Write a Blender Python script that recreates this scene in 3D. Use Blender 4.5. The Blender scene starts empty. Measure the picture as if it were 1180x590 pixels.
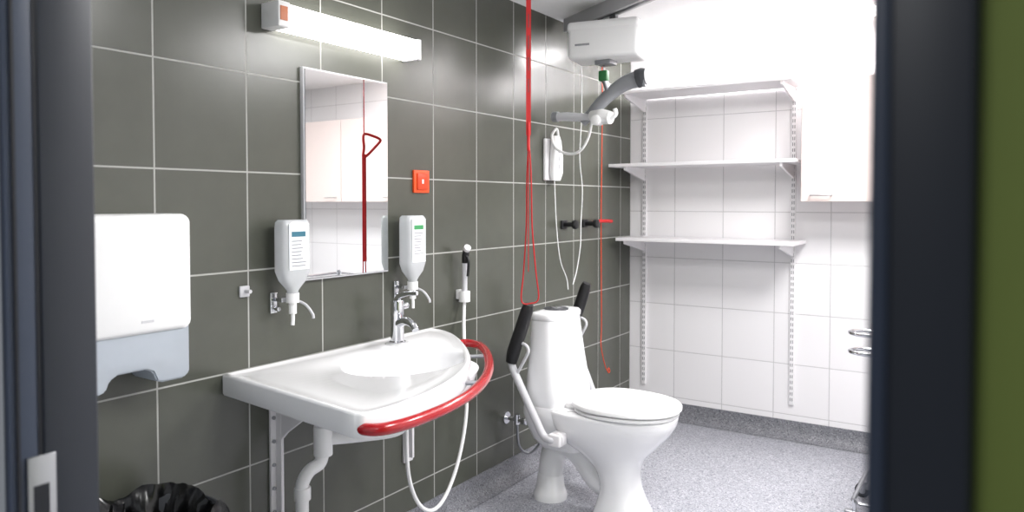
import bpy, bmesh, math, random
from mathutils import Vector, Matrix, noise
random.seed(4)
scn=bpy.context.scene
try:
    scn.view_settings.view_transform='Standard'
    scn.view_settings.look='None'
except Exception: pass

# ---------------------------------------------------------------- materials
def s2l(c):
    c=c/255.0
    return c/12.92 if c<=0.04045 else ((c+0.055)/1.055)**2.4
def rgb(r,g,b): return (s2l(r),s2l(g),s2l(b),1)
MATS={}
def mat(name,col,rough=0.5,metal=0.0,emit=None,es=0.0,trans=0.0,alpha=1.0,coat=0.0,var=0.03,nscale=30,bump=0.0):
    if name in MATS: return MATS[name]
    m=bpy.data.materials.new(name); m.use_nodes=True
    nt=m.node_tree; b=nt.nodes['Principled BSDF']
    tc=nt.nodes.new('ShaderNodeTexCoord')
    nz=nt.nodes.new('ShaderNodeTexNoise'); nz.inputs['Scale'].default_value=nscale
    nt.links.new(tc.outputs['Object'],nz.inputs['Vector'])
    mx=nt.nodes.new('ShaderNodeMix'); mx.data_type='RGBA'
    mx.inputs[6].default_value=tuple(c*(1-var) for c in col[:3])+(1,)
    mx.inputs[7].default_value=tuple(min(1,c*(1+var)) for c in col[:3])+(1,)
    nt.links.new(nz.outputs['Fac'],mx.inputs[0])
    nt.links.new(mx.outputs[2],b.inputs['Base Color'])
    b.inputs['Roughness'].default_value=rough
    b.inputs['Metallic'].default_value=metal
    b.inputs['Transmission Weight'].default_value=trans
    b.inputs['Coat Weight'].default_value=coat
    b.inputs['Alpha'].default_value=alpha
    if emit:
        b.inputs['Emission Color'].default_value=emit
        b.inputs['Emission Strength'].default_value=es
    if bump>0:
        bp=nt.nodes.new('ShaderNodeBump'); bp.inputs['Strength'].default_value=bump
        bp.inputs['Distance'].default_value=0.002
        nt.links.new(nz.outputs['Fac'],bp.inputs['Height']); nt.links.new(bp.outputs[0],b.inputs['Normal'])
    MATS[name]=m
    return m

def tile_mat(name,ax,offa,pera,offz,perz,col,grout,gw,rough,var,extra_noise=0.0):
    m=bpy.data.materials.new(name); m.use_nodes=True
    nt=m.node_tree; L=nt.links; b=nt.nodes['Principled BSDF']
    tc=nt.nodes.new('ShaderNodeTexCoord'); sp=nt.nodes.new('ShaderNodeSeparateXYZ')
    L.new(tc.outputs['Object'],sp.inputs[0])
    def M(op,a,bv=None,c=None):
        n=nt.nodes.new('ShaderNodeMath'); n.operation=op
        for i,v in enumerate((a,bv,c)):
            if v is None: continue
            if isinstance(v,(int,float)): n.inputs[i].default_value=v
            else: L.new(v,n.inputs[i])
        return n.outputs[0]
    ds=[];cells=[]
    for o,off,per in ((sp.outputs[ax],offa,pera),(sp.outputs['Z'],offz,perz)):
        u=M('DIVIDE',M('SUBTRACT',o,off),per)
        fl=M('FLOOR',u); fr=M('SUBTRACT',u,fl)
        d=M('MINIMUM',fr,M('SUBTRACT',1.0,fr))
        ds.append(M('MULTIPLY',d,per)); cells.append(fl)
    d=M('MINIMUM',ds[0],ds[1])
    mr=nt.nodes.new('ShaderNodeMapRange'); mr.inputs['From Min'].default_value=gw*0.5; mr.inputs['From Max'].default_value=gw*0.5+0.0012
    L.new(d,mr.inputs['Value'])
    cb=nt.nodes.new('ShaderNodeCombineXYZ'); L.new(cells[0],cb.inputs[0]); L.new(cells[1],cb.inputs[1])
    wn=nt.nodes.new('ShaderNodeTexWhiteNoise'); wn.noise_dimensions='2D'; L.new(cb.outputs[0],wn.inputs['Vector'])
    nz=nt.nodes.new('ShaderNodeTexNoise'); nz.inputs['Scale'].default_value=14; nz.inputs['Detail'].default_value=6
    L.new(tc.outputs['Object'],nz.inputs['Vector'])
    k=M('ADD',M('MULTIPLY',M('SUBTRACT',wn.outputs['Value'],0.5),var),M('MULTIPLY',M('SUBTRACT',nz.outputs['Fac'],0.5),extra_noise))
    k=M('ADD',k,1.0)
    vm=nt.nodes.new('ShaderNodeVectorMath'); vm.operation='SCALE'; vm.inputs[0].default_value=col[:3]; L.new(k,vm.inputs['Scale'])
    mx=nt.nodes.new('ShaderNodeMix'); mx.data_type='RGBA'; mx.inputs[6].default_value=grout
    L.new(mr.outputs[0],mx.inputs[0]); L.new(vm.outputs[0],mx.inputs[7])
    L.new(mx.outputs[2],b.inputs['Base Color'])
    rr=M('ADD',M('MULTIPLY',mr.outputs[0],rough-0.8),0.8); L.new(rr,b.inputs['Roughness'])
    bp=nt.nodes.new('ShaderNodeBump'); bp.inputs['Strength'].default_value=0.5; bp.inputs['Distance'].default_value=0.0015
    L.new(mr.outputs[0],bp.inputs['Height']); L.new(bp.outputs[0],b.inputs['Normal'])
    return m

def floor_mat(name,dark):
    m=bpy.data.materials.new(name); m.use_nodes=True
    nt=m.node_tree; L=nt.links; b=nt.nodes['Principled BSDF']
    tc=nt.nodes.new('ShaderNodeTexCoord')
    v=nt.nodes.new('ShaderNodeTexVoronoi'); v.inputs['Scale'].default_value=210
    L.new(tc.outputs['Object'],v.inputs['Vector'])
    cr=nt.nodes.new('ShaderNodeValToRGB')
    sp=nt.nodes.new('ShaderNodeSeparateColor'); L.new(v.outputs['Color'],sp.inputs[0])
    e=cr.color_ramp; e.interpolation='CONSTANT'
    k=dark
    cols=[(0,(112,113,122)),(0.12,(150,151,160)),(0.4,(164,165,173)),(0.75,(177,178,185)),(0.92,(200,200,206))]
    while len(e.elements)<len(cols): e.elements.new(0.5)
    for i,(p,c) in enumerate(cols):
        e.elements[i].position=p; e.elements[i].color=rgb(c[0]*k,c[1]*k,c[2]*k)
    L.new(sp.outputs[0],cr.inputs[0]); L.new(cr.outputs[0],b.inputs['Base Color'])
    b.inputs['Roughness'].default_value=0.38
    return m

M_green=tile_mat('green_tile','Y',1.44,0.2965,1.402,0.301,rgb(79,81,73),rgb(172,172,168),0.0036,0.25,0.08,0.22)
M_white=tile_mat('white_tile','X',0.0,0.292,1.255,0.281,rgb(240,238,240),rgb(196,194,196),0.003,0.25,0.02,0.0)
M_whiteY=tile_mat('white_tile_side','Y',0.0,0.292,1.255,0.281,rgb(240,239,239),rgb(196,194,196),0.003,0.25,0.02,0.0)
M_floor=floor_mat('speckled_vinyl',1.0)
M_base=floor_mat('speckled_vinyl_skirting',0.74)
M_ceil=mat('ceiling_paint',rgb(244,244,244),0.8)
M_porc=mat('porcelain',rgb(242,242,244),0.12,coat=0.4,var=0.005)
M_plast=mat('white_plastic',rgb(240,240,240),0.32,var=0.01)
M_lac=mat('white_lacquer',rgb(236,234,236),0.4,var=0.01)
M_chrome=mat('chrome',rgb(215,216,220),0.1,1.0)
M_steel=mat('brushed_steel',rgb(170,172,176),0.3,1.0)
M_black=mat('black_rubber',rgb(18,18,20),0.45)
M_bag=mat('bin_bag',rgb(14,14,16),0.22,bump=0.4)
M_red=mat('red_enamel',rgb(165,14,24),0.25,coat=0.4)
M_redst=mat('red_strap',rgb(186,16,20),0.5)
M_orange=mat('orange_plastic',rgb(238,84,30),0.4)
M_orange2=mat('orange_plastic_key',rgb(214,66,20),0.4)
M_grey=mat('grey_plastic',rgb(140,142,146),0.35)
M_dkgrey=mat('dark_grey_plastic',rgb(62,64,68),0.4)
M_slot=mat('slot_shadow_grey',rgb(110,110,114),0.5)
M_lgrey=mat('light_grey_plastic',rgb(200,200,204),0.35)
M_tray=mat('smoked_tray',rgb(206,214,224),0.18,trans=0.35)
M_bottle=mat('clear_plastic_bottle',rgb(234,237,240),0.2,trans=0.45)
M_label=mat('paper_label',rgb(236,240,244),0.6)
M_lblue=mat('label_print_blue',rgb(50,110,130),0.6)
M_lgreen=mat('label_print_green',rgb(60,150,90),0.6)
M_frame=mat('dark_blue_frame_paint',rgb(52,62,80),0.4)
M_frame2=mat('dark_frame_paint',rgb(36,41,50),0.4)
M_seal=mat('door_seal',rgb(18,22,30),0.6)
M_hall=mat('olive_green_paint',rgb(116,132,62),0.7)
M_hallg=mat('hall_grey_paint',rgb(195,200,204),0.7)
M_cab=mat('cabinet_laminate',rgb(222,207,203),0.45,var=0.01)
M_mirror=mat('mirror_glass',rgb(238,240,240),0.01,1.0,var=0.0)
M_lampd=mat('lamp_diffuser',rgb(255,255,255),0.4,emit=(1,0.975,0.94,1),es=8.0)
M_panel=mat('ceiling_panel_diffuser',rgb(255,255,255),0.4,emit=(1,1,1,1),es=6.0)
M_wood=mat('orange_veneer',rgb(196,120,84),0.4)
M_alu=mat('aluminium_track',rgb(176,176,178),0.35)
M_greenp=mat('green_hook',rgb(40,110,60),0.4)

# ---------------------------------------------------------------- helpers
def link(o,parent=None):
    scn.collection.objects.link(o)
    if parent is not None:
        o.parent=parent
        o.matrix_parent_inverse=Matrix.Translation(-Vector(parent.location))
    return o
def root(name,loc=(0,0,0)):
    o=bpy.data.objects.new(name,None); o.location=loc; o.empty_display_size=0.05
    scn.collection.objects.link(o); return o
def finish(bm,name,m,parent,smooth=True,ang=35):
    bmesh.ops.recalc_face_normals(bm,faces=bm.faces)
    me=bpy.data.meshes.new(name); bm.to_mesh(me); bm.free()
    me.materials.append(m)
    if smooth:
        for p in me.polygons: p.use_smooth=True
        try: me.set_sharp_from_angle(angle=math.radians(ang))
        except Exception: pass
    return link(bpy.data.objects.new(name,me),parent)
def add_box(bm,lo,hi,bev=0,seg=2,rot=None,piv=None):
    r=bmesh.ops.create_cube(bm,size=1)
    vs=r['verts']
    for v in vs:
        v.co=Vector([lo[i]+(v.co[i]+0.5)*(hi[i]-lo[i]) for i in range(3)])
    if bev>0:
        es=list({e for v in vs for e in v.link_edges})
        rr=bmesh.ops.bevel(bm,geom=es,offset=bev,segments=seg,affect='EDGES',profile=0.5)
        vs=list({v for f in rr['faces'] for v in f.verts}|{v for v in vs if v.is_valid})
    if rot is not None:
        pv=Vector(piv) if piv else (Vector(lo)+Vector(hi))/2
        for v in vs: v.co=rot@(v.co-pv)+pv
def box(name,lo,hi,m,parent=None,bev=0.0,seg=3,rot=None,piv=None):
    bm=bmesh.new(); add_box(bm,lo,hi,bev,seg,rot,piv)
    return finish(bm,name,m,parent)
def boxes(name,lst,m,parent=None):
    bm=bmesh.new()
    for lo,hi in lst: add_box(bm,lo,hi)
    return finish(bm,name,m,parent)
def frame_of(t):
    t=t.normalized(); a=Vector((0,0,1)) if abs(t.z)<0.9 else Vector((1,0,0))
    n=t.cross(a).normalized(); return n,t.cross(n).normalized()
def catmull(pts,sub):
    P=[Vector(p) for p in pts]
    if len(P)<3 or sub<2: return P
    out=[]
    for i in range(len(P)-1):
        p0=P[i-1] if i>0 else P[0]*2-P[1]; p1=P[i];p2=P[i+1]
        p3=P[i+2] if i+2<len(P) else P[-1]*2-P[-2]
        for k in range(sub):
            t=k/sub
            out.append(0.5*((2*p1)+(p2-p0)*t+(2*p0-5*p1+4*p2-p3)*t*t+(3*p1-p0-3*p2+p3)*t**3))
    out.append(P[-1]); return out
def add_tube(bm,pts,r,n=12,sub=6,closed=False,flat=None,updir=None):
    if closed:
        P=[Vector(p) for p in pts]; C=catmull(P[-1:]+P+P[:2],sub); C=C[sub:-sub]
        pts=C[:-1] if (C[0]-C[-1]).length<1e-6 else C
    else: pts=catmull(pts,sub)
    N=len(pts)
    rr=(lambda i:r) if not isinstance(r,(list,tuple)) else (lambda i: r[min(len(r)-1,int(i/(N-1)*(len(r)-1)))]*(1-((i/(N-1)*(len(r)-1))%1))+r[min(len(r)-1,int(i/(N-1)*(len(r)-1))+1)]*((i/(N-1)*(len(r)-1))%1))
    rings=[];nrm=None
    for i in range(N):
        a=pts[(i-1)%N] if (i>0 or closed) else pts[i]; b=pts[(i+1)%N] if (i<N-1 or closed) else pts[i]
        t=(b-a).normalized()
        if nrm is None:
            nrm,_=frame_of(t)
            if updir is not None: nrm=(Vector(updir)-t*Vector(updir).dot(t)).normalized()
        nrm=(nrm-t*nrm.dot(t)).normalized(); bn=t.cross(nrm)
        q=rr(i)
        f=flat if flat else 1.0
        rings.append([bm.verts.new(pts[i]+nrm*math.cos(2*math.pi*k/n)*q+bn*math.sin(2*math.pi*k/n)*q*f) for k in range(n)])
    M=N if closed else N-1
    for i in range(M):
        A=rings[i];B=rings[(i+1)%N]
        for k in range(n): bm.faces.new((A[k],A[(k+1)%n],B[(k+1)%n],B[k]))
    if not closed:
        bm.faces.new(rings[0][::-1]); bm.faces.new(rings[-1])
def tube(name,pts,r,m,parent=None,n=12,sub=6,closed=False,flat=None,updir=None):
    bm=bmesh.new(); add_tube(bm,pts,r,n,sub,closed,flat,updir); return finish(bm,name,m,parent,ang=50)
def cyl(name,a,b,r,m,parent=None,n=28,r2=None,bev=0.0):
    a=Vector(a);b=Vector(b);t=(b-a); L=t.length; t.normalize(); u,v=frame_of(t)
    r2=r if r2 is None else r2
    if bev>0: prof=[(0,r-bev),(bev*0.3,r-bev*0.3),(bev,r),(L-bev,r2),(L-bev*0.3,r2-bev*0.3),(L,r2-bev)]
    else: prof=[(0,r),(L,r2)]
    bm=bmesh.new(); R=[]
    for z,q in prof: R.append([bm.verts.new(a+t*z+(u*math.cos(2*math.pi*k/n)+v*math.sin(2*math.pi*k/n))*q) for k in range(n)])
    for A,B in zip(R,R[1:]):
        for k in range(n): bm.faces.new((A[k],A[(k+1)%n],B[(k+1)%n],B[k]))
    bm.faces.new(R[0][::-1]); bm.faces.new(R[-1])
    return finish(bm,name,m,parent)
def lathe(name,origin,prof,m,parent=None,n=32):
    o=Vector(origin); bm=bmesh.new(); R=[]
    for r,z in prof: R.append([bm.verts.new(o+Vector((math.cos(2*math.pi*k/n)*r,math.sin(2*math.pi*k/n)*r,z))) for k in range(n)])
    for A,B in zip(R,R[1:]):
        for k in range(n): bm.faces.new((A[k],A[(k+1)%n],B[(k+1)%n],B[k]))
    bm.faces.new(R[0][::-1]); bm.faces.new(R[-1])
    return finish(bm,name,m,parent,ang=40)
def loft(name,rings,m,parent=None,cap0=True,cap1=True,ang=40):
    bm=bmesh.new(); R=[[bm.verts.new(p) for p in r] for r in rings]; n=len(R[0])
    for A,B in zip(R,R[1:]):
        for k in range(n): bm.faces.new((A[k],A[(k+1)%n],B[(k+1)%n],B[k]))
    if cap0: bm.faces.new(R[0][::-1])
    if cap1: bm.faces.new(R[-1])
    return finish(bm,name,m,parent,ang=ang)
def ring(x0,x1,cy,hw,z,p=2.3,egg=0.0,n=56,tilt=0.0):
    cx=(x0+x1)/2;a=(x1-x0)/2; out=[]
    for k in range(n):
        t=2*math.pi*k/n; c=math.cos(t);s=math.sin(t)
        ex=math.copysign(abs(c)**(2/p),c); ey=math.copysign(abs(s)**(2/p),s)
        out.append(Vector((cx+a*ex,cy+hw*ey*(1-egg*ex),z+tilt*ex)))
    return out
def plate(name,poly,z0,z1,m,parent=None,axis='z',bev=0.0):
    def P(a,b,h):
        return {'z':Vector((a,b,h)),'x':Vector((h,a,b)),'y':Vector((a,h,b))}[axis]
    bm=bmesh.new(); A=[bm.verts.new(P(a,b,z0)) for a,b in poly]; B=[bm.verts.new(P(a,b,z1)) for a,b in poly]
    n=len(poly); bm.faces.new(A[::-1]); bm.faces.new(B)
    for k in range(n): bm.faces.new((A[k],A[(k+1)%n],B[(k+1)%n],B[k]))
    if bev>0:
        bmesh.ops.recalc_face_normals(bm,faces=bm.faces)
        es=[e for e in bm.edges if len(e.link_faces)==2 and e.calc_face_angle(0)>0.6]
        bmesh.ops.bevel(bm,geom=es,offset=bev,segments=2,affect='EDGES')
    return finish(bm,name,m,parent)

# ---------------------------------------------------------------- room shell
W=3.05; D=4.248; H=2.25; YF=0.49; YH=0.39
box('floor',(-0.12,-1.6,-0.1),(W+0.1,D+0.12,0.0),M_floor)
box('ceiling',(-0.12,YH,H),(W+0.1,D+0.12,H+0.1),M_ceil)
box('wall_left',(-0.12,YH,0),(0,D,H),M_green)
box('wall_back',(-0.12,D,0),(W+0.1,D+0.12,H),M_white)
box('wall_right',(W,YH,0),(W+0.1,D,H),M_whiteY)
fw=root('wall_front',(1.3,0.44,0))
box('left_section',(0,YH+0.006,0),(0.935,YF,H),M_hallg,fw)
box('right_section',(1.904,YH+0.012,0),(W,YF,H),M_hall,fw)
box('over_door',(0.935,YH+0.02,2.1),(1.904,YF,H),M_hallg,fw)
def cove(name,pts_axis):
    prof=[(0.0,0.10),(0.006,0.10),(0.008,0.06),(0.016,0.03),(0.034,0.012),(0.06,0.002),(0.0,0.001)]
    bm=bmesh.new()
    if pts_axis=='left':
        E=[[bm.verts.new((d,y,z)) for d,z in prof] for y in (YF,D)]
    else:
        E=[[bm.verts.new((x,D-d,z)) for d,z in prof] for x in (0,W)]
    n=len(prof)
    for k in range(n): bm.faces.new((E[0][k],E[0][(k+1)%n],E[1][(k+1)%n],E[1][k]))
    return finish(bm,name,M_base,None,ang=50)
cove('baseboard_left','left'); cove('baseboard_back','back')

# door frame
df=root('door_frame',(1.4,0.44,0))
box('jamb_hinge_outer',(0.94,YH+0.001,0),(0.95,0.425,2.1),M_frame,df,0.001)
box('jamb_hinge_inner',(0.93,0.428,0),(0.953,YF+0.004,2.1),M_frame2,df,0.003)
box('jamb_seal',(0.94,0.400,0),(0.9525,0.4035,2.1),M_seal,df)
box('jamb_seal_inner',(0.93,0.424,0),(0.951,0.430,2.1),M_seal,df)
box('strike_plate',(0.948,0.410,0.70),(0.9535,0.442,1.005),M_steel,df,0.0005)
box('strike_latch',(0.9532,0.416,0.90),(0.9538,0.434,0.97),M_seal,df)
box('jamb_lock',(1.860,YH-0.006,0),(1.903,YF+0.004,2.1),M_frame2,df,0.003)
box('jamb_lock_stop',(1.857,YH+0.02,0),(1.866,YF-0.03,2.1),M_frame,df,0.002)
box('jamb_lock_trim',(1.861,YH-0.010,0),(1.869,YH+0.001,2.1),M_frame,df,0.002)
box('head',(0.95,YH-0.004,2.06),(1.860,YF+0.004,2.1),M_frame2,df,0.002)

# ---------------------------------------------------------------- towel dispenser
td=root('paper_towel_dispenser',(0.06,1.0,0.84))
def rrect_yz(y0,y1,z0,z1,x,r,n=8):
    out=[]
    for cy,cz,a0 in ((y1-r,z1-r,0),(y0+r,z1-r,90),(y0+r,z0+r,180),(y1-r,z0+r,270)):
        for k in range(n+1):
            a=math.radians(a0+90*k/n); out.append(Vector((x,cy+r*math.cos(a),cz+r*math.sin(a))))
    return out
def shell(name,y0,y1,z0,z1,d,m,par,r=0.03):
    loft(name,[rrect_yz(y0,y1,z0,z1,0.0,r),rrect_yz(y0,y1,z0,z1,d-0.02,r),rrect_yz(y0+0.003,y1-0.003,z0+0.003,z1-0.003,d-0.007,r),rrect_yz(y0+0.012,y1-0.012,z0+0.012,z1-0.012,d,r)],m,par)
shell('cover',0.845,1.172,0.975,1.28,0.125,M_plast,td,0.022)
yz=[(0.85,0.99),(1.167,0.99),(1.167,0.858),(1.15,0.845),(1.09,0.845),(1.075,0.85),(1.065,0.875),(1.045,0.885),(0.975,0.885),(0.955,0.875),(0.945,0.85),(0.93,0.845),(0.865,0.845),(0.852,0.858)]
plate('tray',yz,0.0,0.115,M_tray,td,axis='x',bev=0.004)
box('paper_stack',(0.02,0.88,0.90),(0.10,1.14,0.972),M_label,td,0.004)
box('logo',(0.1245,1.03,1.006),(0.1262,1.062,1.012),M_lgrey,td)

# ---------------------------------------------------------------- mirror
mr=root('wall_mirror',(0.01,1.845,1.4))
box('mirror_back',(0.0,1.646,1.052),(0.016,2.044,1.752),M_lgrey,mr,0.001)
box('mirror_pane',(0.016,1.65,1.057),(0.0195,2.04,1.748),M_mirror,mr,0.0012,1)

# ---------------------------------------------------------------- wall light over basin
wl=root('mirror_light',(0.04,1.83,1.885))
box('diffuser',(0.0,1.54,1.85),(0.08,2.14,1.92),M_lampd,wl,0.006)
box('end_cap_near',(0.0,1.495,1.846),(0.084,1.54,1.924),M_plast,wl,0.004)
box('end_cap_far',(0.0,2.14,1.846),(0.084,2.16,1.924),M_plast,wl,0.004)
box('socket_plate',(0.083,1.50,1.865),(0.0865,1.528,1.908),M_wood,wl,0.001)

# ---------------------------------------------------------------- orange switch
sw=root('call_button',(0.0,2.245,1.39))
box('frame',(0,2.20,1.347),(0.010,2.292,1.436),M_orange,sw,0.002)
box('rocker',(0.008,2.215,1.358),(0.016,2.277,1.424),M_orange2,sw,0.003)
box('mark',(0.0155,2.240,1.383),(0.0168,2.250,1.400),M_lac,sw)

# ---------------------------------------------------------------- soap dispensers
def soap(yc,z0,z1,labelcol,wide):
    r=root('soap_dispenser',(0.06,yc,(z0+z1)/2))
    hw=wide/2; xc=0.065; dx=0.032
    secs=[(z0-0.03,0.016,0.016,2),(z0-0.012,0.018,0.018,2),(z0,hw*0.50,dx*0.7,2.4),(z0+0.02,hw*0.80,dx*.95,3),(z0+0.05,hw,dx,4),(z1-0.03,hw,dx,4),(z1-0.008,hw*0.97,dx*.95,4),(z1,hw*0.85,dx*0.8,3.5)]
    loft('bottle',[ring(xc-d,xc+d,yc,h,z,p=p,n=40) for z,h,d,p in secs],M_bottle,r)
    lz0=z0+0.055;lz1=z1-0.012
    box('label',(xc+dx-0.002,yc-hw*0.72,lz0),(xc+dx+0.0012,yc+hw*0.72,lz1),M_label,r)
    boxes('label_header',[((xc+dx+0.001,yc-hw*0.55,lz1-0.04),(xc+dx+0.002,yc+hw*0.45,lz1-0.024))],labelcol,r)
    lines=[]
    for i in range(8):
        z=lz1-0.055-i*0.011
        if z<lz0+0.008: break
        lines.append(((xc+dx+0.001,yc-hw*0.55,z),(xc+dx+0.0018,yc+hw*(0.1+0.4*random.random()),z+0.003)))
    boxes('label_text',lines,M_grey,r)
    cyl('pump_collar',(xc,yc,z0-0.05),(xc,yc,z0-0.02),0.02,M_plast,r)
    cyl('pump_body',(xc,yc,z0-0.085),(xc,yc,z0-0.048),0.012,M_plast,r)
    tube('pump_nozzle',[(xc,yc,z0-0.08),(xc+0.005,yc-0.004,z0-0.10),(xc+0.008,yc-0.008,z0-0.12)],0.006,M_plast,r)
    tube('elbow_lever',[(0.03,yc+0.015,z0-0.04),(0.09,yc+0.025,z0-0.055),(0.115,yc+0.035,z0-0.085),(0.12,yc+0.035,z0-0.10)],0.0045,M_lgrey,r,n=8)
    box('holder_arm',(0.0,yc-0.03,z0-0.048),(0.05,yc+0.012,z0-0.035),M_chrome,r,0.002)
    box('wall_plate',(0.0,yc-0.040,z0-0.085),(0.010,yc-0.015,z0-0.02),M_chrome,r,0.002)
    cyl('clamp_knob',(0.01,yc-0.028,z0-0.07),(0.035,yc-0.028,z0-0.07),0.007,M_chrome,r,bev=0.002)
    return r
soap(1.555,1.045,1.255,M_lblue,0.108)
soap(2.125,1.03,1.26,M_lgreen,0.104)
wh=root('towel_hook',(0.0,1.425,1.04))
box('base',(0,1.405,1.022),(0.008,1.440,1.056),M_lgrey,wh,0.003)
cyl('pin',(0.008,1.425,1.04),(0.03,1.425,1.04),0.006,M_lgrey,wh)

# ---------------------------------------------------------------- washbasin
wb=root('washbasin',(0.3,1.8,0.8))
ctrl=[(0.62,1.268),(0.648,1.290),(0.658,1.40),(0.640,1.56),(0.590,1.73),(0.51,1.89),(0.40,2.03),(0.28,2.15),(0.17,2.245),(0.09,2.292)]
cur=[(p.x,p.y) for p in catmull([(a,b,0) for a,b in ctrl],8)]
outl=[(0.003,1.345)]+[(0.003+(0.62-0.003)*k/14,1.345+(1.268-1.345)*k/14) for k in range(1,14)]+cur+[(0.05,2.305),(0.003,2.31)]+[(0.003,2.31-(2.31-1.345)*k/24) for k in range(1,24)]
bc=Vector((0.315,1.80)); ra=(0.172,0.225); bo=Vector((0.30,1.80))
def inset(pt,d):
    v=Vector(pt)-bo; l=v.length; return bo+v*((l-d)/l)
def ell(pt,k,c=bc):
    v=Vector(pt)-bo; a=math.atan2(v.y/ra[1],v.x/ra[0]); return c+Vector((ra[0]*k*math.cos(a),ra[1]*k*math.sin(a)))
TZ=0.802
rings=[]
def addr(fn,z):
    rings.append([Vector((*fn(p),z)) for p in outl])
addr(lambda p:ell(p,0.30),TZ-0.175)
addr(lambda p:ell(p,0.70),TZ-0.17)
addr(lambda p:ell(p,1.05),TZ-0.125)
addr(lambda p:ell(p,1.18),TZ-0.080)
addr(lambda p:ell(p,1.24),TZ-0.045)
addr(lambda p:inset(p,0.035),TZ-0.045)
addr(lambda p:inset(p,0.03),TZ-0.062)
addr(lambda p:inset(p,0.004),TZ-0.064)
addr(lambda p:inset(p,0.0),TZ-0.058)
addr(lambda p:inset(p,0.0),TZ-0.008)
addr(lambda p:inset(p,0.0025),TZ-0.002)
addr(lambda p:inset(p,0.008),TZ)
addr(lambda p:inset(p,0.014),TZ-0.0005)
addr(lambda p:inset(p,0.020),TZ-0.003)
addr(lambda p:inset(p,0.06) if (inset(p,0.06)-bo).length>(ell(p,1.08)-bo).length else ell(p,1.08),TZ-0.0045)
for k,dz in ((1.03,-0.0055),(1.0,-0.009),(0.97,-0.018),(0.93,-0.036),(0.86,-0.064),(0.74,-0.092),(0.55,-0.115),(0.32,-0.13),(0.1,-0.136)):
    addr(lambda p,k=k:ell(p,k),TZ+dz)
loft('bowl_and_slab',rings,M_porc,wb,ang=50)
lathe('drain',(bc.x,bc.y,TZ-0.137),[(0.001,0),(0.024,0.001),(0.026,0.004),(0.02,0.0055),(0.001,0.004)],M_chrome,wb)
lathe('tap_ledge',(0.10,2.0,TZ-0.012),[(0.045,0),(0.045,0.008),(0.042,0.012),(0.001,0.012)],M_porc,wb)

fc=root('basin_faucet',(0.10,2.0,0.80))
lathe('body',(0.10,2.0,0.80),[(0.030,0),(0.030,0.006),(0.024,0.010),(0.0235,0.10),(0.025,0.105),(0.025,0.150),(0.022,0.156),(0.001,0.157)],M_chrome,fc)
tube('spout',[(0.10,2.0,0.868),(0.16,1.975,0.888),(0.215,1.95,0.885),(0.238,1.94,0.868)],[0.017,0.015,0.013,0.012],M_chrome,fc,n=16)
tube('lever',[(0.10,2.0,0.956),(0.115,1.995,0.972),(0.16,1.985,0.985),(0.22,1.97,0.992)],[0.016,0.012,0.009,0.008],M_chrome,fc,n=12,flat=0.6,updir=(0,0,1))
cyl('side_knob',(0.10,2.02,0.93),(0.10,2.055,0.93),0.012,M_chrome,fc,bev=0.003)

gr=root('grab_rail',(0.6,1.8,0.765))
tube('rail',[(0.60,1.300,0.758),(0.645,1.284,0.762),(0.685,1.300,0.765),(0.705,1.36,0.766),(0.707,1.45,0.766),(0.698,1.55,0.766),(0.668,1.68,0.766),(0.612,1.82,0.766),(0.53,1.965,0.766),(0.42,2.115,0.766),(0.33,2.215,0.766),(0.26,2.27,0.766),(0.20,2.275,0.766),(0.16,2.22,0.762)],0.0155,M_red,gr,n=20)
for i,(a,b) in enumerate((((0.55,1.80,0.755),(0.615,1.81,0.764)),((0.30,2.1,0.755),(0.40,2.13,0.764)))):
    cyl('stay_%d'%i,a,b,0.007,M_steel,gr)

def bracket(yc,z0,z1,reach,zt):
    b=root('basin_bracket',(0.02,yc,z0))
    box('wall_plate',(0,yc-0.025,z0),(0.012,yc+0.025,z1),M_lac,b,0.003)
    box('rib',(0.010,yc-0.006,z0+0.02),(0.035,yc+0.006,z1),M_lac,b,0.002)
    plate('arm',[(0.01,zt),(reach,zt),(reach,zt-0.025),(0.06,zt-0.15),(0.01,zt-0.2)],yc-0.005,yc+0.005,M_lac,b,axis='y')
    box('top_flange',(0.01,yc-0.02,zt-0.004),(reach,yc+0.02,zt+0.001),M_lac,b)
    for k in range(6):
        z=z0+0.03+k*(z1-z0-0.06)/5
        cyl('bolt_%d'%k,(0.011,yc-0.016,z),(0.017,yc-0.016,z),0.006,M_steel,b,n=10)
bracket(1.535,0.30,0.735,0.24,0.737)
bracket(2.16,0.30,0.735,0.14,0.737)
wp=root('drain_pipe',(0.15,1.6,0.3))
tube('waste',[(0.315,1.79,0.64),(0.315,1.79,0.60),(0.30,1.76,0.575),(0.22,1.66,0.57),(0.17,1.60,0.57)],0.02,M_plast,wp,n=16)
cyl('elbow_nut',(0.165,1.585,0.52),(0.165,1.585,0.615),0.029,M_plast,wp,bev=0.004)
tube('down_pipe',[(0.165,1.585,0.53),(0.165,1.57,0.50),(0.158,1.535,0.485),(0.15,1.515,0.45),(0.15,1.513,0.40),(0.15,1.515,0.2),(0.15,1.515,0.0)],0.02,M_plast,wp,n=16)
cyl('pipe_collar',(0.15,1.515,0.40),(0.15,1.515,0.44),0.025,M_plast,wp,bev=0.003)

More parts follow.
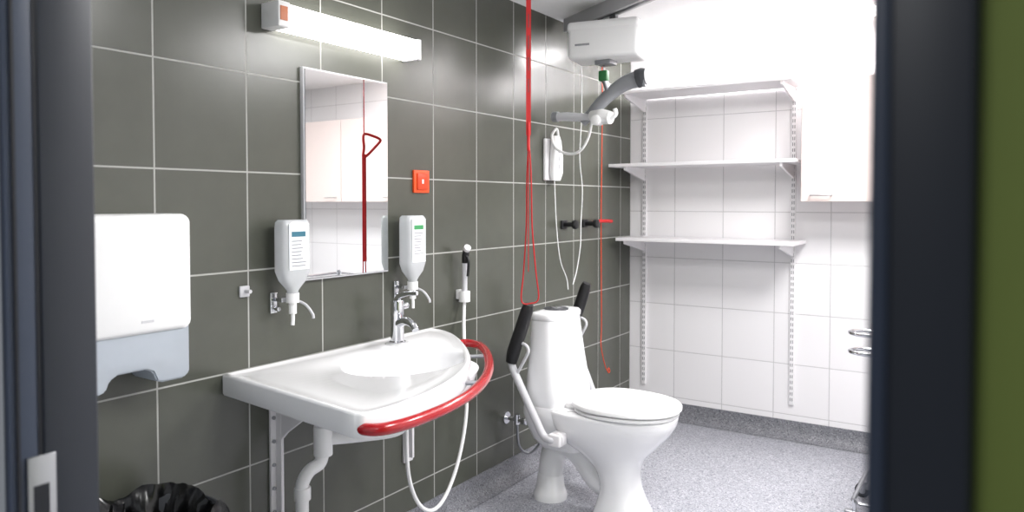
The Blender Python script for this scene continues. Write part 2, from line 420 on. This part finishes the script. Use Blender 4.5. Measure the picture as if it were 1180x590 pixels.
bs=root('bidet_shower',(0.03,2.49,0.95))
box('wall_holder',(0,2.475,0.90),(0.02,2.51,0.94),M_plast,bs,0.003)
tube('holder_cup',[(0.035,2.49,0.89),(0.035,2.49,0.935)],0.024,M_plast,bs,n=18,sub=1)
tube('handle',[(0.035,2.49,0.92),(0.038,2.488,1.0),(0.04,2.487,1.06)],[0.012,0.011,0.012],M_lgrey,bs,n=14)
tube('trigger_head',[(0.04,2.487,1.055),(0.045,2.485,1.09),(0.055,2.478,1.115)],[0.013,0.015,0.013],M_black,bs,n=14)
tube('lever',[(0.05,2.48,1.09),(0.066,2.478,1.06),(0.062,2.478,1.0)],0.006,M_black,bs,n=8)
cyl('head_face',(0.055,2.478,1.112),(0.066,2.472,1.122),0.015,M_lac,bs)
tube('hose',[(0.035,2.49,0.90),(0.04,2.48,0.85),(0.07,2.44,0.76),(0.11,2.40,0.62),(0.14,2.36,0.45),(0.15,2.29,0.28),(0.155,2.20,0.175),(0.155,2.12,0.155),(0.15,2.05,0.21),(0.15,2.00,0.33),(0.15,1.99,0.50),(0.14,2.0,0.66),(0.11,2.0,0.74)],0.0075,M_plast,bs,n=10)

# ---------------------------------------------------------------- waste bin with bag
tb=root('trash_bin',(0.21,1.02,0.0))
BX,BY=0.20,1.01
lathe('bin',(BX,BY,0.0),[(0.001,0.0),(0.115,0.0),(0.12,0.01),(0.15,0.53),(0.155,0.54),(0.15,0.54),(0.145,0.53),(0.12,0.03),(0.001,0.03)],M_dkgrey,tb,n=48)
n=120; rings=[]
prof=[(0.165,0.34,0.010),(0.170,0.41,0.012),(0.172,0.47,0.010),(0.168,0.525,0.006),(0.163,0.548,0.005),(0.155,0.558,0.006),(0.143,0.550,0.010),(0.132,0.52,0.018),(0.125,0.46,0.025),(0.11,0.36,0.02),(0.08,0.25,0.02),(0.03,0.2,0.01)]
for j,(r,z,am) in enumerate(prof):
    rg=[]
    for k in range(n):
        a=2*math.pi*k/n
        w=noise.noise(Vector((math.cos(a)*4,math.sin(a)*4,j*0.6)))*1.6+0.35*math.sin(a*13+j*0.8)+0.6*noise.noise(Vector((math.cos(a)*12,math.sin(a)*12,j*0.9)))
        zz=z+(noise.noise(Vector((math.cos(a)*2.2+5,math.sin(a)*2.2,j*0.3)))*0.035)+0.006*noise.noise(Vector((math.cos(a)*9,math.sin(a)*9+3,j*0.3)))
        rg.append(Vector((BX+math.cos(a)*(r+am*w),BY+math.sin(a)*(r+am*w),zz)))
    rings.append(rg)
loft('bin_bag',rings,M_bag,tb,cap0=False,ang=60)

# ---------------------------------------------------------------- toilet
YC=2.81
to=root('toilet',(0.5,YC,0))
S=[(0.0,0.505,0.735,0.120,2.6,0.0),(0.02,0.505,0.735,0.120,2.6,0.0),(0.05,0.515,0.722,0.108,2.5,0.0),(0.12,0.53,0.695,0.092,2.4,0.0),(0.19,0.51,0.69,0.095,2.4,0.0),(0.25,0.45,0.715,0.118,2.3,0.03),(0.31,0.34,0.77,0.150,2.3,0.06),(0.36,0.29,0.815,0.172,2.4,0.08),(0.40,0.27,0.84,0.182,2.5,0.08),(0.435,0.26,0.848,0.186,2.5,0.08)]
P=catmull([(s[0],s[1],s[2]) for s in S],4); Q=catmull([(s[3],s[4],s[5]) for s in S],4)
rings=[ring(a[1],a[2],YC,q[0],a[0],p=q[1],egg=q[2]) for a,q in zip(P,Q)]
rings.append(ring(0.266,0.842,YC,0.180,0.441,p=2.5,egg=0.08))
loft('pan',rings,M_porc,to,ang=60)
rings=[ring(0.25,0.46,YC,0.10,0.25,p=3),ring(0.22,0.46,YC,0.125,0.29,p=3.4),ring(0.20,0.47,YC,0.15,0.35,p=3.6),ring(0.195,0.48,YC,0.165,0.40,p=4),ring(0.195,0.48,YC,0.168,0.43,p=4),ring(0.20,0.475,YC,0.162,0.445,p=4)]
loft('rear_shelf',rings,M_porc,to,ang=60)
tube('trap',[(0.56,YC,0.10),(0.50,YC,0.14),(0.43,YC,0.225),(0.36,YC,0.255),(0.30,YC,0.22),(0.275,YC,0.14),(0.27,YC,0.06)],[0.05,0.056,0.06,0.062,0.060,0.055,0.054],M_porc,to,n=28)
lathe('outlet_foot',(0.27,YC,0.0),[(0.075,0.0),(0.076,0.02),(0.070,0.035),(0.062,0.06),(0.058,0.10),(0.052,0.12),(0.001,0.12)],M_porc,to)
def eggrings(lst): return [ring(a,b,YC,h,z,p=2.35,egg=0.10,tilt=t,n=64) for a,b,h,z,t in lst]
loft('seat',eggrings([(0.430,0.846,0.180,0.443,0),(0.425,0.852,0.186,0.447,0),(0.425,0.852,0.186,0.457,0),(0.43,0.846,0.18,0.460,0)]),M_plast,to,ang=50)
loft('lid',eggrings([(0.425,0.852,0.184,0.4625,0),(0.415,0.862,0.192,0.467,0),(0.415,0.862,0.192,0.480,0),(0.42,0.857,0.187,0.486,0),(0.46,0.82,0.155,0.493,0),(0.54,0.74,0.08,0.497,0)]),M_plast,to,ang=50)
box('hinge_bar',(0.405,YC-0.11,0.443),(0.45,YC+0.11,0.472),M_plast,to,0.008)
C=[(0.438,0.215,0.405,0.160,3.6),(0.47,0.212,0.41,0.170,3.8),(0.52,0.213,0.405,0.168,3.8),(0.64,0.220,0.385,0.155,3.8),(0.76,0.228,0.370,0.141,3.8),(0.805,0.230,0.366,0.137,3.8)]
loft('cistern',[ring(a,b,YC,h,z,p=p) for z,a,b,h,p in C],M_porc,to,ang=60)
rings=[ring(0.234,0.362,YC,0.133,0.803,p=3.8),ring(0.228,0.369,YC,0.140,0.809,p=3.8),ring(0.228,0.369,YC,0.140,0.828,p=3.8),ring(0.234,0.362,YC,0.133,0.838,p=3.6),ring(0.26,0.337,YC,0.10,0.842,p=3)]
loft('cistern_lid',rings,M_porc,to,ang=60)
lathe('flush_surround',(0.297,YC,0.840),[(0.055,0),(0.055,0.005),(0.048,0.008),(0.001,0.008)],M_dkgrey,to)
lathe('flush_button',(0.297,YC,0.847),[(0.028,0),(0.028,0.006),(0.022,0.008),(0.001,0.008)],M_chrome,to)
def arm(y,tag,dz):
    s=-1 if y<YC else 1
    yi=YC+s*0.165
    tube('armrest_tube_'+tag,[(0.42,yi,0.335),(0.40,y,0.335),(0.36,y,0.345),(0.325,y,0.40),(0.25,y,0.53+dz),(0.205,y,0.615+dz),(0.205,y,0.65+dz)],0.0165,M_lgrey,to,n=16)
    tube('armrest_grip_'+tag,[(0.20,y,0.632+dz),(0.212,y,0.68+dz),(0.25,y,0.78+dz),(0.278,y,0.86+dz),(0.288,y,0.885+dz)],[0.024,0.028,0.028,0.026,0.020],M_black,to,n=18)
    tube('armrest_link_'+tag,[(0.225,y,0.58+dz),(0.272,y,0.66+dz),(0.285,y,0.69+dz),(0.275,y,0.71+dz),(0.25,y,0.72+dz)],0.007,M_lgrey,to,n=8)
    cyl('armrest_pivot_'+tag,(0.42,yi-0.015,0.335),(0.42,yi+0.04*s,0.335),0.03,M_lac,to,bev=0.004)
    box('armrest_hinge_'+tag,(0.385,min(yi,y)-0.01,0.31),(0.44,max(yi,y)+0.01,0.36),M_lac,to,0.006)
arm(2.60,'near',0.0); arm(3.12,'far',0.04)
sv=root('shutoff_valve',(0.06,2.83,0.3))
cyl('stub',(0.0,2.86,0.30),(0.09,2.86,0.30),0.010,M_chrome,sv)
cyl('rose',(0.0,2.86,0.30),(0.006,2.86,0.30),0.028,M_chrome,sv)
cyl('body',(0.06,2.86,0.28),(0.06,2.86,0.325),0.014,M_chrome,sv)
cyl('knob',(0.09,2.86,0.30),(0.115,2.86,0.30),0.018,M_chrome,sv,bev=0.003)
tube('flex_hose',[(0.06,2.86,0.285),(0.06,2.88,0.17),(0.09,2.93,0.13),(0.14,2.95,0.20),(0.18,2.9,0.36),(0.19,2.86,0.44)],0.006,M_steel,sv,n=8)

# ---------------------------------------------------------------- red pull cord
cx,cy=0.443,2.347
pc=root('pull_cord',(cx,cy,1.6))
box('ceiling_rose',(cx-0.02,cy-0.02,H-0.02),(cx+0.02,cy+0.02,H),M_plast,pc,0.004)
u=Vector((0.836,0.549,0)); v=Vector((-0.53,0.85,0))
Rz=Matrix.Rotation(math.radians(33),3,'Z')
box('strap',(cx-0.009,cy-0.001,1.56),(cx+0.009,cy+0.001,H-0.02),M_redst,pc,0,1,rot=Rz,piv=(cx,cy,1.6))
boxes('strap_slots',[((cx-0.0018,cy-0.0016,z),(cx+0.0018,cy+0.0016,z+0.05)) for z in (1.72,1.80,1.88,1.96)],M_dkgrey,pc)
def Lc(a,z,dv=0.0):
    q=Vector((cx,cy,z))+u*a+v*dv; return (q.x,q.y,q.z)
tube('pull_handle',[Lc(0,1.605,0),Lc(0,1.60,0.04),Lc(0,1.585,0.072),Lc(0,1.562,0.058),Lc(0,1.505,0.0),Lc(0,1.55,0.0)],0.006,M_redst,pc,n=10,closed=True)
box('lower_strap',(cx-0.0015,cy-0.009,1.05),(cx+0.0015,cy+0.009,1.52),M_redst,pc,0,1,rot=Rz,piv=(cx,cy,1.3))
tube('loop_cord',[Lc(0.002,1.52),Lc(0.010,1.40),Lc(0.014,1.22),Lc(0.028,1.05),Lc(0.038,0.95),Lc(0.01,0.93),Lc(-0.026,0.94),Lc(-0.018,1.05),Lc(-0.008,1.22),Lc(-0.006,1.40)],0.0026,M_redst,pc,n=8,closed=True)

oc=root('alarm_cord',(0.03,3.78,1.3))
box('ceiling_switch',(0.01,3.755,H-0.03),(0.06,3.805,H),M_plast,oc,0.004)
tube('cord',[(0.035,3.78,H-0.03),(0.035,3.785,1.8),(0.033,3.78,1.2),(0.035,3.785,0.62),(0.045,3.76,0.50),(0.05,3.80,0.38),(0.06,3.83,0.33)],0.003,M_orange2,oc,n=8)
tube('handle',[(0.06,3.82,0.335),(0.06,3.845,0.335),(0.06,3.83,0.36)],0.003,M_orange2,oc,n=8,closed=True,sub=3)

hk=root('coat_hook',(0.02,3.5,1.19))
for i,y in enumerate((3.40,3.64)):
    box('plate_%d'%i,(0,y-0.03,1.17),(0.012,y+0.03,1.215),M_black,hk,0.004)
    cyl('peg_%d'%i,(0.01,y,1.193),(0.07,y,1.193),0.013,M_black,hk,bev=0.004)
    cyl('knob_%d'%i,(0.06,y,1.193),(0.085,y,1.193),0.024,M_black,hk,bev=0.006)
tube('red_rod',[(0.05,3.64,1.197),(0.05,3.75,1.204),(0.05,3.88,1.20)],0.010,M_redst,hk,n=10)

# ---------------------------------------------------------------- ceiling lift
lf=root('ceiling_lift',(0.4,3.2,2.05))
T0=Vector((0.05,3.365,0)); T1=Vector((1.25,2.65,0)); td_=(T1-T0).normalized(); nn=Vector((-td_.y,td_.x,0))
def quadbar(name,a,b,w,z0,z1,m,par):
    pts=[a+nn*w,b+nn*w,b-nn*w,a-nn*w]
    plate(name,[(p.x,p.y) for p in pts],z0,z1,m,par)
quadbar('track',T0,T1,0.030,H-0.065,H,M_alu,lf)
quadbar('track_slot',T0,T1,0.010,H-0.067,H-0.06,M_dkgrey,lf)
lc=Vector((0.358,3.19,2.075)); RR=Matrix.Rotation(math.radians(10),3,'Z')
box('motor_housing',(lc.x-0.170,lc.y-0.10,lc.z-0.095),(lc.x+0.170,lc.y+0.10,lc.z+0.075),M_plast,lf,0.022,4,rot=RR)
box('housing_cap',(lc.x-0.173,lc.y-0.103,lc.z+0.03),(lc.x+0.173,lc.y+0.103,lc.z+0.08),M_plast,lf,0.02,4,rot=RR)
box('badge',(lc.x-0.13,lc.y-0.1012,lc.z-0.035),(lc.x-0.06,lc.y-0.1,lc.z-0.026),M_grey,lf,0,1,rot=RR,piv=(lc.x,lc.y,lc.z))
for s in (-1,1):
    q=lc+td_*0.05*s
    box('trolley_%s'%('a' if s<0 else 'b'),(q.x-0.015,q.y-0.015,lc.z+0.07),(q.x+0.015,q.y+0.015,H-0.06),M_dkgrey,lf)
box('under_plate',(lc.x-0.05,lc.y-0.04,lc.z-0.115),(lc.x+0.03,lc.y+0.04,lc.z-0.09),M_grey,lf,0.004)
tube('belt',[(lc.x-0.02,lc.y,1.99),(lc.x-0.02,lc.y,1.93)],0.012,M_black,lf,n=8,sub=1,flat=0.2)
box('hook_block',(lc.x-0.042,lc.y-0.016,1.885),(lc.x+0.002,lc.y+0.016,1.935),M_greenp,lf,0.006)
tube('spreader_arc',[(0.545,3.2,1.885),(0.47,3.2,1.875),(0.40,3.2,1.845),(0.33,3.2,1.795),(0.265,3.2,1.735),(0.22,3.2,1.695)],[0.042,0.038,0.034,0.032,0.028,0.022],M_grey,lf,n=20,flat=0.6,updir=(0,0,1))
tube('spreader_tip',[(0.505,3.2,1.882),(0.53,3.2,1.888),(0.55,3.2,1.89)],[0.045,0.045,0.036],M_dkgrey,lf,n=16,flat=0.7,updir=(0,0,1))
tube('cross_bar',[(0.07,3.2,1.733),(0.14,3.2,1.73),(0.22,3.2,1.722),(0.30,3.2,1.722)],0.021,M_lgrey,lf,n=16)
tube('cross_bar_end',[(0.055,3.2,1.735),(0.085,3.2,1.733)],0.025,M_grey,lf,n=16,sub=1)
tube('clamp_lamp',[(0.28,3.18,1.725),(0.34,3.16,1.715),(0.395,3.15,1.705)],[0.024,0.036,0.030],M_plast,lf,n=16)
cyl('clamp_knob',(0.33,3.11,1.695),(0.33,3.17,1.695),0.024,M_plast,lf,bev=0.005)
tube('hook_end',[(0.395,3.15,1.70),(0.42,3.15,1.72),(0.415,3.15,1.745)],0.010,M_plast,lf,n=10)
tube('support_link',[(lc.x-0.02,lc.y,1.90),(0.36,3.2,1.83)],0.014,M_steel,lf,n=10,sub=1)

hc=root('hand_control',(0.04,3.25,1.53))
box('wall_cradle',(0,3.19,1.42),(0.018,3.33,1.63),M_lac,hc,0.006)
rings=[ring(0.02,0.05,3.26,0.035,1.42,p=3),ring(0.018,0.06,3.26,0.048,1.46,p=3),ring(0.018,0.062,3.26,0.045,1.54,p=3),ring(0.02,0.055,3.26,0.036,1.62,p=3),ring(0.025,0.05,3.26,0.025,1.645,p=3)]
loft('handset',rings,M_plast,hc)
boxes('keys',[((0.060,3.245,z),(0.064,3.275,z+0.022)) for z in (1.48,1.52,1.56)],M_lgrey,hc)
tube('cable',[(0.27,3.2,1.70),(0.25,3.2,1.62),(0.20,3.21,1.56),(0.13,3.22,1.55),(0.06,3.22,1.58),(0.035,3.22,1.64),(0.045,3.25,1.68),(0.05,3.26,1.645)],0.0065,M_plast,hc,n=10)
wc=root('hanging_cable',(0.05,3.5,1.3))
tube('cable_loop',[(0.05,3.50,2.25),(0.05,3.51,1.8),(0.05,3.49,1.55),(0.05,3.52,1.38),(0.045,3.515,1.20),(0.05,3.50,1.08),(0.05,3.46,0.95),(0.06,3.40,0.88)],0.0026,M_plast,wc,n=8)
wc2=root('hanging_cable',(0.05,3.25,1.2))
tube('cable_straight',[(0.04,3.24,1.42),(0.045,3.25,1.20),(0.05,3.28,1.02),(0.06,3.33,0.92),(0.07,3.33,0.86)],0.0025,M_plast,wc2,n=8)

# ---------------------------------------------------------------- shelving
sh=root('wall_shelf',(0.5,4.1,1.5))
for nm,x in (('left',0.10),('right',0.975)):
    box('upright_'+nm,(x-0.0125,D-0.014,0.19),(x+0.0125,D,1.97),M_lac,sh,0.001,1)
    sl=[]
    z=0.21
    while z<1.93:
        for dx in (-0.005,0.005): sl.append(((x+dx-0.0018,D-0.0146,z),(x+dx+0.0018,D-0.0135,z+0.018)))
        z+=0.032
    boxes('slots_'+nm,sl,M_slot,sh)
    for i,z in enumerate((1.935,1.515,1.085)):
        plate('bracket_%s_%d'%(nm,i),[(D-0.014,z),(D-0.30,z),(D-0.30,z-0.018),(D-0.014,z-0.075)],x-0.006,x+0.006,M_lac,sh,axis='x')
for i,(z,x0,x1) in enumerate(((1.935,0.08,1.03),(1.515,0.003,1.052),(1.085,0.05,1.045))):
    box('board_%d'%i,(x0,D-0.315,z),(x1,D-0.016,z+0.018),M_lac,sh,0.0015,1)

cb=root('wall_cabinet',(1.7,4.1,1.6))
box('carcass',(1.07,D-0.27,1.315),(2.88,D,1.93),M_cab,cb,0.002,1)
for i in range(3):
    x=1.07+i*0.6033
    box('door_panel_%d'%i,(x+0.002,D-0.288,1.313),(x+0.6,D-0.27,1.932),M_cab,cb,0.002,1)
    tube('handle_%d'%i,[(x+0.05,D-0.288,1.345),(x+0.05,D-0.315,1.345),(x+0.15,D-0.315,1.345),(x+0.15,D-0.288,1.345)],0.003,M_steel,cb,n=8,sub=1)

# ---------------------------------------------------------------- steel trolley
tr=root('utility_trolley',(1.7,3.4,0))
X0,X1,Y0,Y1=1.53,1.95,3.15,3.62
posts=[(X0,Y0),(X1,Y0),(X0,Y1),(X1,Y1)]
for i,(x,y) in enumerate(posts):
    cyl('post_%d'%i,(x,y,0.10),(x,y,0.84),0.0125,M_chrome,tr)
for i,(x,y) in enumerate(((X0-0.08,Y0+0.05),(X1,Y0+0.05),(X0-0.08,Y1-0.05),(X1,Y1-0.05))):
    cyl('caster_stem_%d'%i,(x,y,0.07),(x,y,0.12),0.008,M_chrome,tr)
    cyl('caster_wheel_%d'%i,(x-0.02,y-0.010,0.032),(x-0.02,y+0.010,0.032),0.032,M_dkgrey,tr,bev=0.005)
    cyl('caster_hub_%d'%i,(x-0.02,y-0.012,0.032),(x-0.02,y+0.012,0.032),0.014,M_steel,tr)
    box('caster_fork_%d'%i,(x-0.035,y-0.017,0.04),(x+0.012,y+0.017,0.075),M_steel,tr,0.005)
for j,z in enumerate((0.50,0.82)):
    tube('ring_%d'%j,[(X0,Y0,z),(X1,Y0,z),(X1,Y1,z),(X0,Y1,z)],0.007,M_chrome,tr,n=8,closed=True,sub=1)
for j,z in enumerate((0.12,0.50,0.80)):
    box('deck_%d'%j,(X0,Y0,z),(X1,Y1,z+0.006),M_steel,tr,0.002,1)
tube('bumper',[(X0-0.06,Y0+0.03,0.115),(X0-0.085,Y0+0.055,0.115),(X0-0.085,Y1-0.055,0.115),(X0-0.06,Y1-0.03,0.115),(X1,Y1-0.03,0.115),(X1,Y0+0.03,0.115)],0.009,M_steel,tr,n=8,closed=True,sub=1)
for j,z in enumerate((0.715,0.79)):
    tube('push_handle_%d'%j,[(X0,Y0,z),(X0-0.07,Y0+0.01,z),(X0-0.105,Y0+0.06,z),(X0-0.07,Y0+0.12,z),(X0,Y0+0.13,z)],0.008,M_chrome,tr,n=10)

# ---------------------------------------------------------------- lights
def lamp(x,y,sx,sy,power,z=H,thin=False):
    r=root('ceiling_lamp',(x,y,z))
    if not thin: box('housing',(x-sx/2-0.015,y-sy/2-0.015,z-0.02),(x+sx/2+0.015,y+sy/2+0.015,z),M_lac,r,0.003,1)
    box('diffuser',(x-sx/2,y-sy/2,z-0.026),(x+sx/2,y+sy/2,z-(0 if thin else 0.018)),M_panel,r,0.004,2)
    ld=bpy.data.lights.new('panel_light','AREA'); ld.shape='RECTANGLE'; ld.size=sx*0.98; ld.size_y=sy*0.98; ld.energy=power
    ld.color=(1.0,0.985,0.98)
    lo=bpy.data.objects.new('panel_light',ld); lo.location=(x,y,z-0.032); link(lo,None)
    lo.parent=r; lo.matrix_parent_inverse=Matrix.Translation(-Vector(r.location))
lamp(1.75,2.9,0.6,0.6,46)
lamp(1.7,1.5,0.6,0.6,27)
lamp(1.0,3.98,1.3,0.12,28,thin=True)
hl=root('hallway_fill',(1.6,-0.9,2.2))  # added unseen fill behind the camera, brightens door frame and hall wall
box('diffuser',(1.4,-1.1,2.18),(1.8,-0.7,2.2),M_panel,hl)  # glowing panel belonging to the added hallway fill
ld=bpy.data.lights.new('hall_fill_light','AREA'); ld.size=0.4; ld.energy=9
lo=bpy.data.objects.new('hall_fill_light',ld); lo.location=(1.6,-0.9,2.17); link(lo,hl)

w=bpy.data.worlds.new('World'); scn.world=w; w.use_nodes=True
bg=w.node_tree.nodes['Background']; bg.inputs[0].default_value=(0.78,0.82,0.9,1); bg.inputs[1].default_value=0.22

# ---------------------------------------------------------------- camera
cd=bpy.data.cameras.new('camera'); cam=bpy.data.objects.new('camera',cd); scn.collection.objects.link(cam)
cd.sensor_width=36; cd.sensor_fit='HORIZONTAL'; cd.lens=851/1180*36
cd.shift_y=-38.2/1180; cd.clip_start=0.01
cam.location=(1.911,0,1.31)
cam.rotation_euler=(math.radians(90-1.6),0,math.radians(33.3))
cd.dof.use_dof=True; cd.dof.focus_distance=2.7; cd.dof.aperture_fstop=4.0
scn.camera=cam
